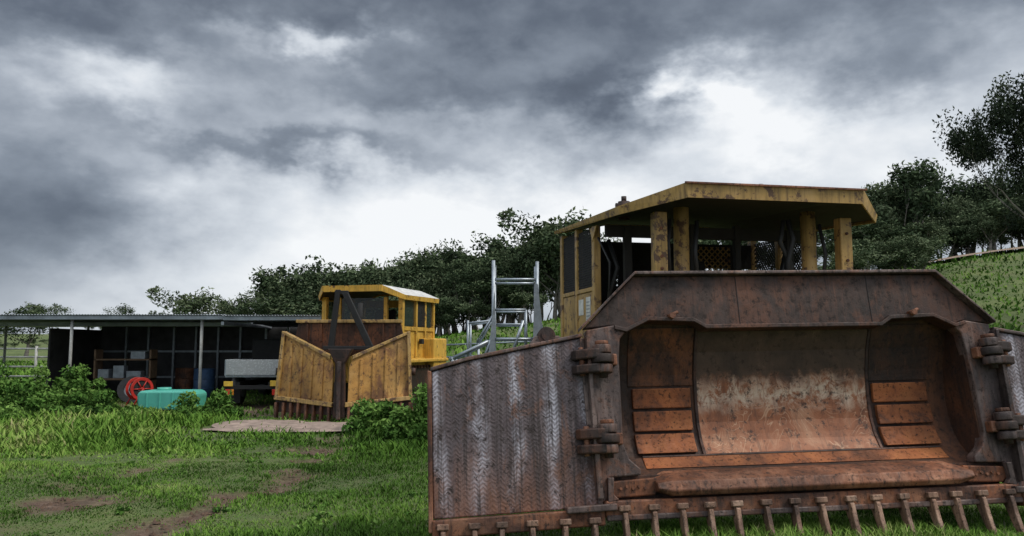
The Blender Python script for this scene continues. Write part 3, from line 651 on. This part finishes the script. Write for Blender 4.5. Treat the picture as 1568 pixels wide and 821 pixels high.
def ring(name,r1,r2,y0,y1,mat,parent,seg=28):
    V=[];F=[]
    for k in range(seg):
        a=6.283*k/seg
        for rr_,y in ((r1,y0),(r2,y0),(r2,y1),(r1,y1)): V.append((rr_*math.cos(a),y,rr_*math.sin(a)))
    for k in range(seg):
        a=k*4;b=((k+1)%seg)*4
        for j in range(4): F.append((a+j,a+(j+1)%4,b+(j+1)%4,b+j))
    return bev(fixn(mesh_obj(name,V,F,mat,parent)),.005)
ring('flange_front',.22,.29,-.15,-.12,M_red,hr); ring('flange_rear',.22,.29,.12,.15,M_red,hr); ring('hose_coil',.08,.21,-.115,.115,M_hose,hr)
tubes('spokes',[([(0,-.135,0),(.22*math.cos(a),-.135,.22*math.sin(a))],.014) for a in np.arange(0,6.2,1.05)]+[([(0,-.2,0),(0,.2,0)],.04)],M_red,hr)
tubes('stand',[([(-.25,-.2,-.45),(0,-.2,.0),(.25,-.2,-.45)],.02),([(-.25,.2,-.45),(0,.2,.0),(.25,.2,-.45)],.02)],M_red,hr)
ty_=empty('spare_tyre',(-10.2,21.4,.32),(R(-12),0,R(15))); ring('tyre',.20,.36,-.11,.11,M_hose,ty_); ring('rim',.08,.20,-.06,.06,M_ggrey,ty_)
tk=empty('water_tank',(-8.05,18.9,.0))
M_turq=plain('turquoise_plastic',(.09,.43,.34),.4,0,.15,2,.03)
prism('tank_body',[(-.66,.02),(-.70,.38),(-.62,.46),(.60,.46),(.70,.38),(.66,.02)],-.35,.35,M_turq,tk,.05)
boxes('tank_ribs',[(x-.02,x+.02,-.365,-.33,.04,.42) for x in (-.45,-.15,.15,.45)],M_turq,tk,.01)
tubes('tank_lid',[([(-.2,0,.44),(-.2,0,.52)],.16)],M_turq,tk,18)
tr=empty('parked_truck',(-6.47,19.9,0),(0,0,R(3)))
def checker():
    t=NT('checker_plate'); v=t.mapping((1,1,1)); c=t.n('TexVoronoi'); c.inputs['Scale'].default_value=22; t.L(v,c.inputs['Vector'])
    t.setc(t.ramp(c.outputs['Distance'],[(.1,(.50,.52,.53)),(.5,(.36,.37,.38))])); t.set(Metallic=.4,Roughness=.4); t.bump(c.outputs['Distance'],.3,.01); return t.m
M_chk=checker()
box('tray_tailgate',-.68,.68,-.04,.0,.78,1.16,M_chk,tr,.006)
boxes('tray_sides',[(-.72,-.68,0,2.4,.76,1.16),(.68,.72,0,2.4,.76,1.16),(-.7,.7,0,2.4,.72,.77)],M_ggrey,tr,.006)
boxes('chassis',[(-.45,-.35,.05,4.2,.45,.6),(.35,.45,.05,4.2,.45,.6),(-.7,.7,.02,.08,.42,.52)],M_black,tr,.006)
for s in (-1,1):
    o=tubes('wheel',[([(s*.62-.11,.9,.36),(s*.62+.11,.9,.36)],.37),([(s*.62-.12,3.6,.36),(s*.62+.12,3.6,.36)],.37)],M_hose,tr,28); bev(o,.03)
    tubes('wheel_hub',[([(s*.62-.13,.9,.36),(s*.62+.13,.9,.36)],.18)],M_ggrey,tr,20)
M_tail=plain('tail_lens',(.55,.03,.02),.25); M_amb=plain('amber_lens',(.7,.26,.03),.25); M_yp=plain('yellow_plate',(.7,.45,.05),.5)
boxes('tail_lights',[(s*.58-.11,s*.58+.02,-.02,.03,.28,.42) for s in (-1,1)],M_tail,tr,.008)
boxes('amber_lights',[(s*.58+.03,s*.58+.10,-.02,.03,.28,.42) for s in (-1,1)],M_amb,tr,.008)
boxes('marker_plate',[(.42,.72,-.03,.0,.50,.64),(-.72,-.5,-.03,0,.50,.62)],M_yp,tr,.004)
boxes('mudflaps',[(s*.58-.13,s*.58+.13,.5,.52,.05,.45) for s in (-1,1)],M_black,tr)
prism_x('truck_cab',[(2.5,.5),(2.5,1.7),(3.6,1.7),(4.1,1.2),(4.9,1.1),(4.9,.5)],-.75,.75,M_black,tr,.06)
fn=empty('rail_fence'); tubes('rails',[([(-19.5,29,z),(-9,29,z)],.035) for z in (.4,.75,1.1,1.4)]+[([(x,29,-.3),(x,29,1.5)],.05) for x in np.arange(-19.5,-8.9,2.1)],M_post,fn)
fn=empty('rail_fence'); tubes('rails',[([(-3.0,26,z+.4),(4.5,26,z+.7)],.03) for z in (.3,.7,1.1)]+[([(x,26,-.3),(x,26,1.75)],.045) for x in np.arange(-3,4.6,1.9)],M_galv,fn)
gf_=empty('cattle_loading_ramp',(0,14,0))
T=[]
def seg(a,b,r=.03): T.append(([a,b],r))
for y in (0,.9):
    seg((-.33,y,.2),(-.33,y,3.02),.032); seg((.43,y,.2),(.45,y,3.0),.032)
    seg((-.33,y,2.68),(.44,y,2.68),.025); seg((-.30,y,2.14),(.25,y,2.14),.022); seg((-.62,y,1.55),(-.33,y,2.05),.025)
    seg((-.40,y,1.62),(.43,y,1.62)); seg((-.28,y,1.88),(.28,y,1.88),.02); seg((.25,y,1.3),(.25,y,2.14),.022)
    seg((-1.1,y,1.25),(-.42,y,1.58),.04); seg((-1.1,y,1.1),(.9,y,1.22),.04); seg((-.55,y,1.1),(-.33,y,1.75)); seg((.43,y,2.3),(.62,y,1.3),.03)
    seg((-.05,y,1.2),(.20,y,1.95),.03); seg((-.78,y,1.9),(-.33,y,1.95),.02); seg((-.78,y,1.1),(-.78,y,1.95),.022)
    for x in (-1.05,.85): seg((x,y,0),(x,y,1.3),.04)
for (x,z) in ((-.33,2.68),(.44,2.68),(-.33,1.62),(.43,1.62),(-.33,3.0)): seg((x,0,z),(x,.9,z),.025)
tubes('galvanised_pipework',T,M_galv,gf_,8)
box('ramp_deck',-1.1,.9,.02,.88,1.10,1.14,M_galv,gf_,.005)
prism('ramp_side_panel',[(-.42,1.25),(-.30,1.25),(-.30,2.6),(-.38,1.7)],-.04,-.036,M_ggrey,gf_,0)
prism('ramp_side_panel_east',[(.36,1.25),(.60,1.25),(.46,2.6),(.40,2.6)],-.04,-.036,M_ggrey,gf_,0)
V=[];F=[]
N=26
for k in range(N):
    t=k/(N-1); x=30+26*t; y=60-5*t+1.2*math.sin(t*5)
    for w in (-1.8,-.6,.6,1.8): V.append((x,y+w,float(height(x,y+w))+.3))
F=[(k*4+j,k*4+j+1,(k+1)*4+j+1,(k+1)*4+j) for k in range(N-1) for j in range(3)]
mesh_obj('dirt_track',V,F,plain('track_dirt',(.26,.19,.14),.95,0,.4,1.5,.4),None,True)
V=[];F=[]
for k in range(4200):
    d=random.uniform(5.5,16); x=random.uniform(-.62,-.1)*d
    if float(bare(x,d))<.3: continue
    s=random.uniform(.008,.038); z=float(height(x,d))-.03; o=len(V)
    for q in ((1,0,0),(-1,0,0),(0,1,0),(0,-1,0),(0,0,.8),(0,0,-.6)): V.append((x+q[0]*s*random.uniform(.6,1.3),d+q[1]*s*random.uniform(.6,1.3),z+q[2]*s))
    F+=[(o,o+2,o+4),(o+2,o+1,o+4),(o+1,o+3,o+4),(o+3,o,o+4)]
if V: mesh_obj('soil_clods',V,F,plain('soil_clod',(.10,.062,.042),.95))
# ------------------------------------------------------------------ SKY
w=bpy.data.worlds.new('World'); scene.world=w; w.use_nodes=True; nt=w.node_tree; nt.nodes.clear()
def N_(k,**kw):
    o=nt.nodes.new('ShaderNode'+k)
    for a,v in kw.items(): setattr(o,a,v)
    return o
def m(op,a,b=0.,c=None):
    x=N_('Math',operation=op)
    for i,v in enumerate((a,b,c)):
        if v is None: continue
        if hasattr(v,'links'): nt.links.new(v,x.inputs[i])
        else: x.inputs[i].default_value=v
    return x.outputs[0]
def mrange(src,a,b,c,d):
    r=N_('MapRange',interpolation_type='SMOOTHSTEP')
    for k,v in zip((1,2,3,4),(a,b,c,d)): r.inputs[k].default_value=v
    nt.links.new(src,r.inputs[0]); return r.outputs[0]
tc=N_('TexCoord'); sx=N_('SeparateXYZ'); nt.links.new(tc.outputs['Generated'],sx.inputs[0])
az=m('MULTIPLY',m('ARCTAN2',sx.outputs[0],sx.outputs[1]),57.2958); el=m('MULTIPLY',m('ARCSINE',sx.outputs[2]),57.2958)
cb=N_('CombineXYZ'); nt.links.new(m('DIVIDE',az,9.5),cb.inputs[0]); nt.links.new(m('DIVIDE',el,6.0),cb.inputs[1])
def wn(vec,scale,detail,rough,dist=0,off=0):
    n=N_('TexNoise'); n.inputs['Scale'].default_value=scale;n.inputs['Detail'].default_value=detail;n.inputs['Roughness'].default_value=rough;n.inputs['Distortion'].default_value=dist
    a=N_('VectorMath',operation='ADD'); a.inputs[1].default_value=(off,off*.7,off*.3); nt.links.new(vec,a.inputs[0]); nt.links.new(a.outputs[0],n.inputs['Vector']); return n.outputs['Fac']
w1=wn(cb.outputs[0],1.5,5,.56,0,3.1); w2=wn(cb.outputs[0],1.5,5,.56,0,9.7)
az2=m('ADD',az,m('MULTIPLY',m('SUBTRACT',w1,.5),14)); el2=m('ADD',el,m('MULTIPLY',m('SUBTRACT',w2,.5),8))
blobs=[(-6,7.5,15,5.2,.52),(-32,8.5,7,4.6,-.32),(-28,17.0,4.5,1.8,.30),(-14.5,21.6,4,1.0,.45),(-7,18.2,9,1.6,-.28),(-16,13.8,11,1.0,-.28),(7,18.0,5,2.3,-.40),
 (14,18.0,3,2.2,.54),(19,14.5,7,2.8,.46),(26.5,17.0,3.2,2.2,-.18),(29,11.0,6,3,.26),(9,9.5,10,3.5,.28),(-20,3,10,2.5,.16),(33,14,4,3,.12),(-33,20,6,3,-.15),(-22,10.5,5,1.0,.08)]
b=None
for (a0,e0,sa,se,am) in blobs:
    g=m('MULTIPLY',m('EXPONENT',m('MULTIPLY',m('ADD',m('POWER',m('DIVIDE',m('SUBTRACT',az2,a0),sa),2),m('POWER',m('DIVIDE',m('SUBTRACT',el2,e0),se),2)),-1)),am)
    b=g if b is None else m('ADD',b,g)
front=mrange(sx.outputs[1],-.2,.3,0,1)
b=m('MULTIPLY',b,front)
fb=wn(cb.outputs[0],.8,5,.50,.1,0); b=m('ADD',b,m('MULTIPLY',m('SUBTRACT',fb,.5),.42))
f2=wn(cb.outputs[0],2.4,6,.56,.1,5.5); b=m('ADD',b,m('MULTIPLY',m('MULTIPLY',m('SUBTRACT',f2,.5),.34),mrange(el,3,12,.2,1)))
b=m('ADD',b,m('MULTIPLY',mrange(el2,17.5,23.5,0,-.32),front))
b=m('ADD',m('ADD',b,.57),mrange(el,30,55,0,.42))  # last term lifts the unseen upper sky to add light
rp=N_('ValToRGB'); e=rp.color_ramp.elements
st=[(0,(.070,.084,.110)),(.22,(.130,.155,.198)),(.42,(.25,.288,.345)),(.60,(.44,.485,.55)),(.80,(.71,.755,.81)),(1,(.95,.97,.99))]
while len(e)<len(st): e.new(.5)
for i,(p_,c_) in enumerate(st): e[i].position=p_; e[i].color=(*c_,1)
nt.links.new(b,rp.inputs[0])
gain=m('ADD',1.0,m('ADD',mrange(el,28,60,0,.6),mrange(sx.outputs[1],.1,-.5,0,.3)))  # extra sky brightness overhead and behind the camera, added to light the scene
sky=N_('TexSky'); sky.sky_type='NISHITA'; sky.sun_disc=False; sky.sun_elevation=R(50); sky.sun_rotation=R(105)
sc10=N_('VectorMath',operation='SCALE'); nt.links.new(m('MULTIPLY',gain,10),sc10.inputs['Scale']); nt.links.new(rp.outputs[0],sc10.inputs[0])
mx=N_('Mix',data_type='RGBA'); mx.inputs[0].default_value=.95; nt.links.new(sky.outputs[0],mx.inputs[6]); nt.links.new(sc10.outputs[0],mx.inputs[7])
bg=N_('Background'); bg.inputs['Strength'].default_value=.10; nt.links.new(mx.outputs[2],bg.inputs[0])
wo=N_('OutputWorld'); nt.links.new(bg.outputs[0],wo.inputs[0])
L=bpy.data.lights.new('sun','SUN'); L.energy=1.9; L.angle=R(14); L.color=(1,.93,.83); so=link(bpy.data.objects.new('sun',L))
a,e_=R(105),R(50); dirv=Vector((math.sin(a)*math.cos(e_),math.cos(a)*math.cos(e_),math.sin(e_))); so.rotation_euler=dirv.to_track_quat('Z','Y').to_euler()
# ------------------------------------------------------------------ camera
cam=bpy.data.cameras.new('camera'); cam.sensor_width=36; cam.lens=27.71; cam.clip_end=5000; cam.clip_start=.05
co=link(bpy.data.objects.new('camera',cam)); co.location=(0,0,1.5); co.rotation_euler=(R(95.65),0,0); scene.camera=co
scene.view_settings.view_transform='Standard'; scene.view_settings.look='None'; scene.view_settings.exposure=0
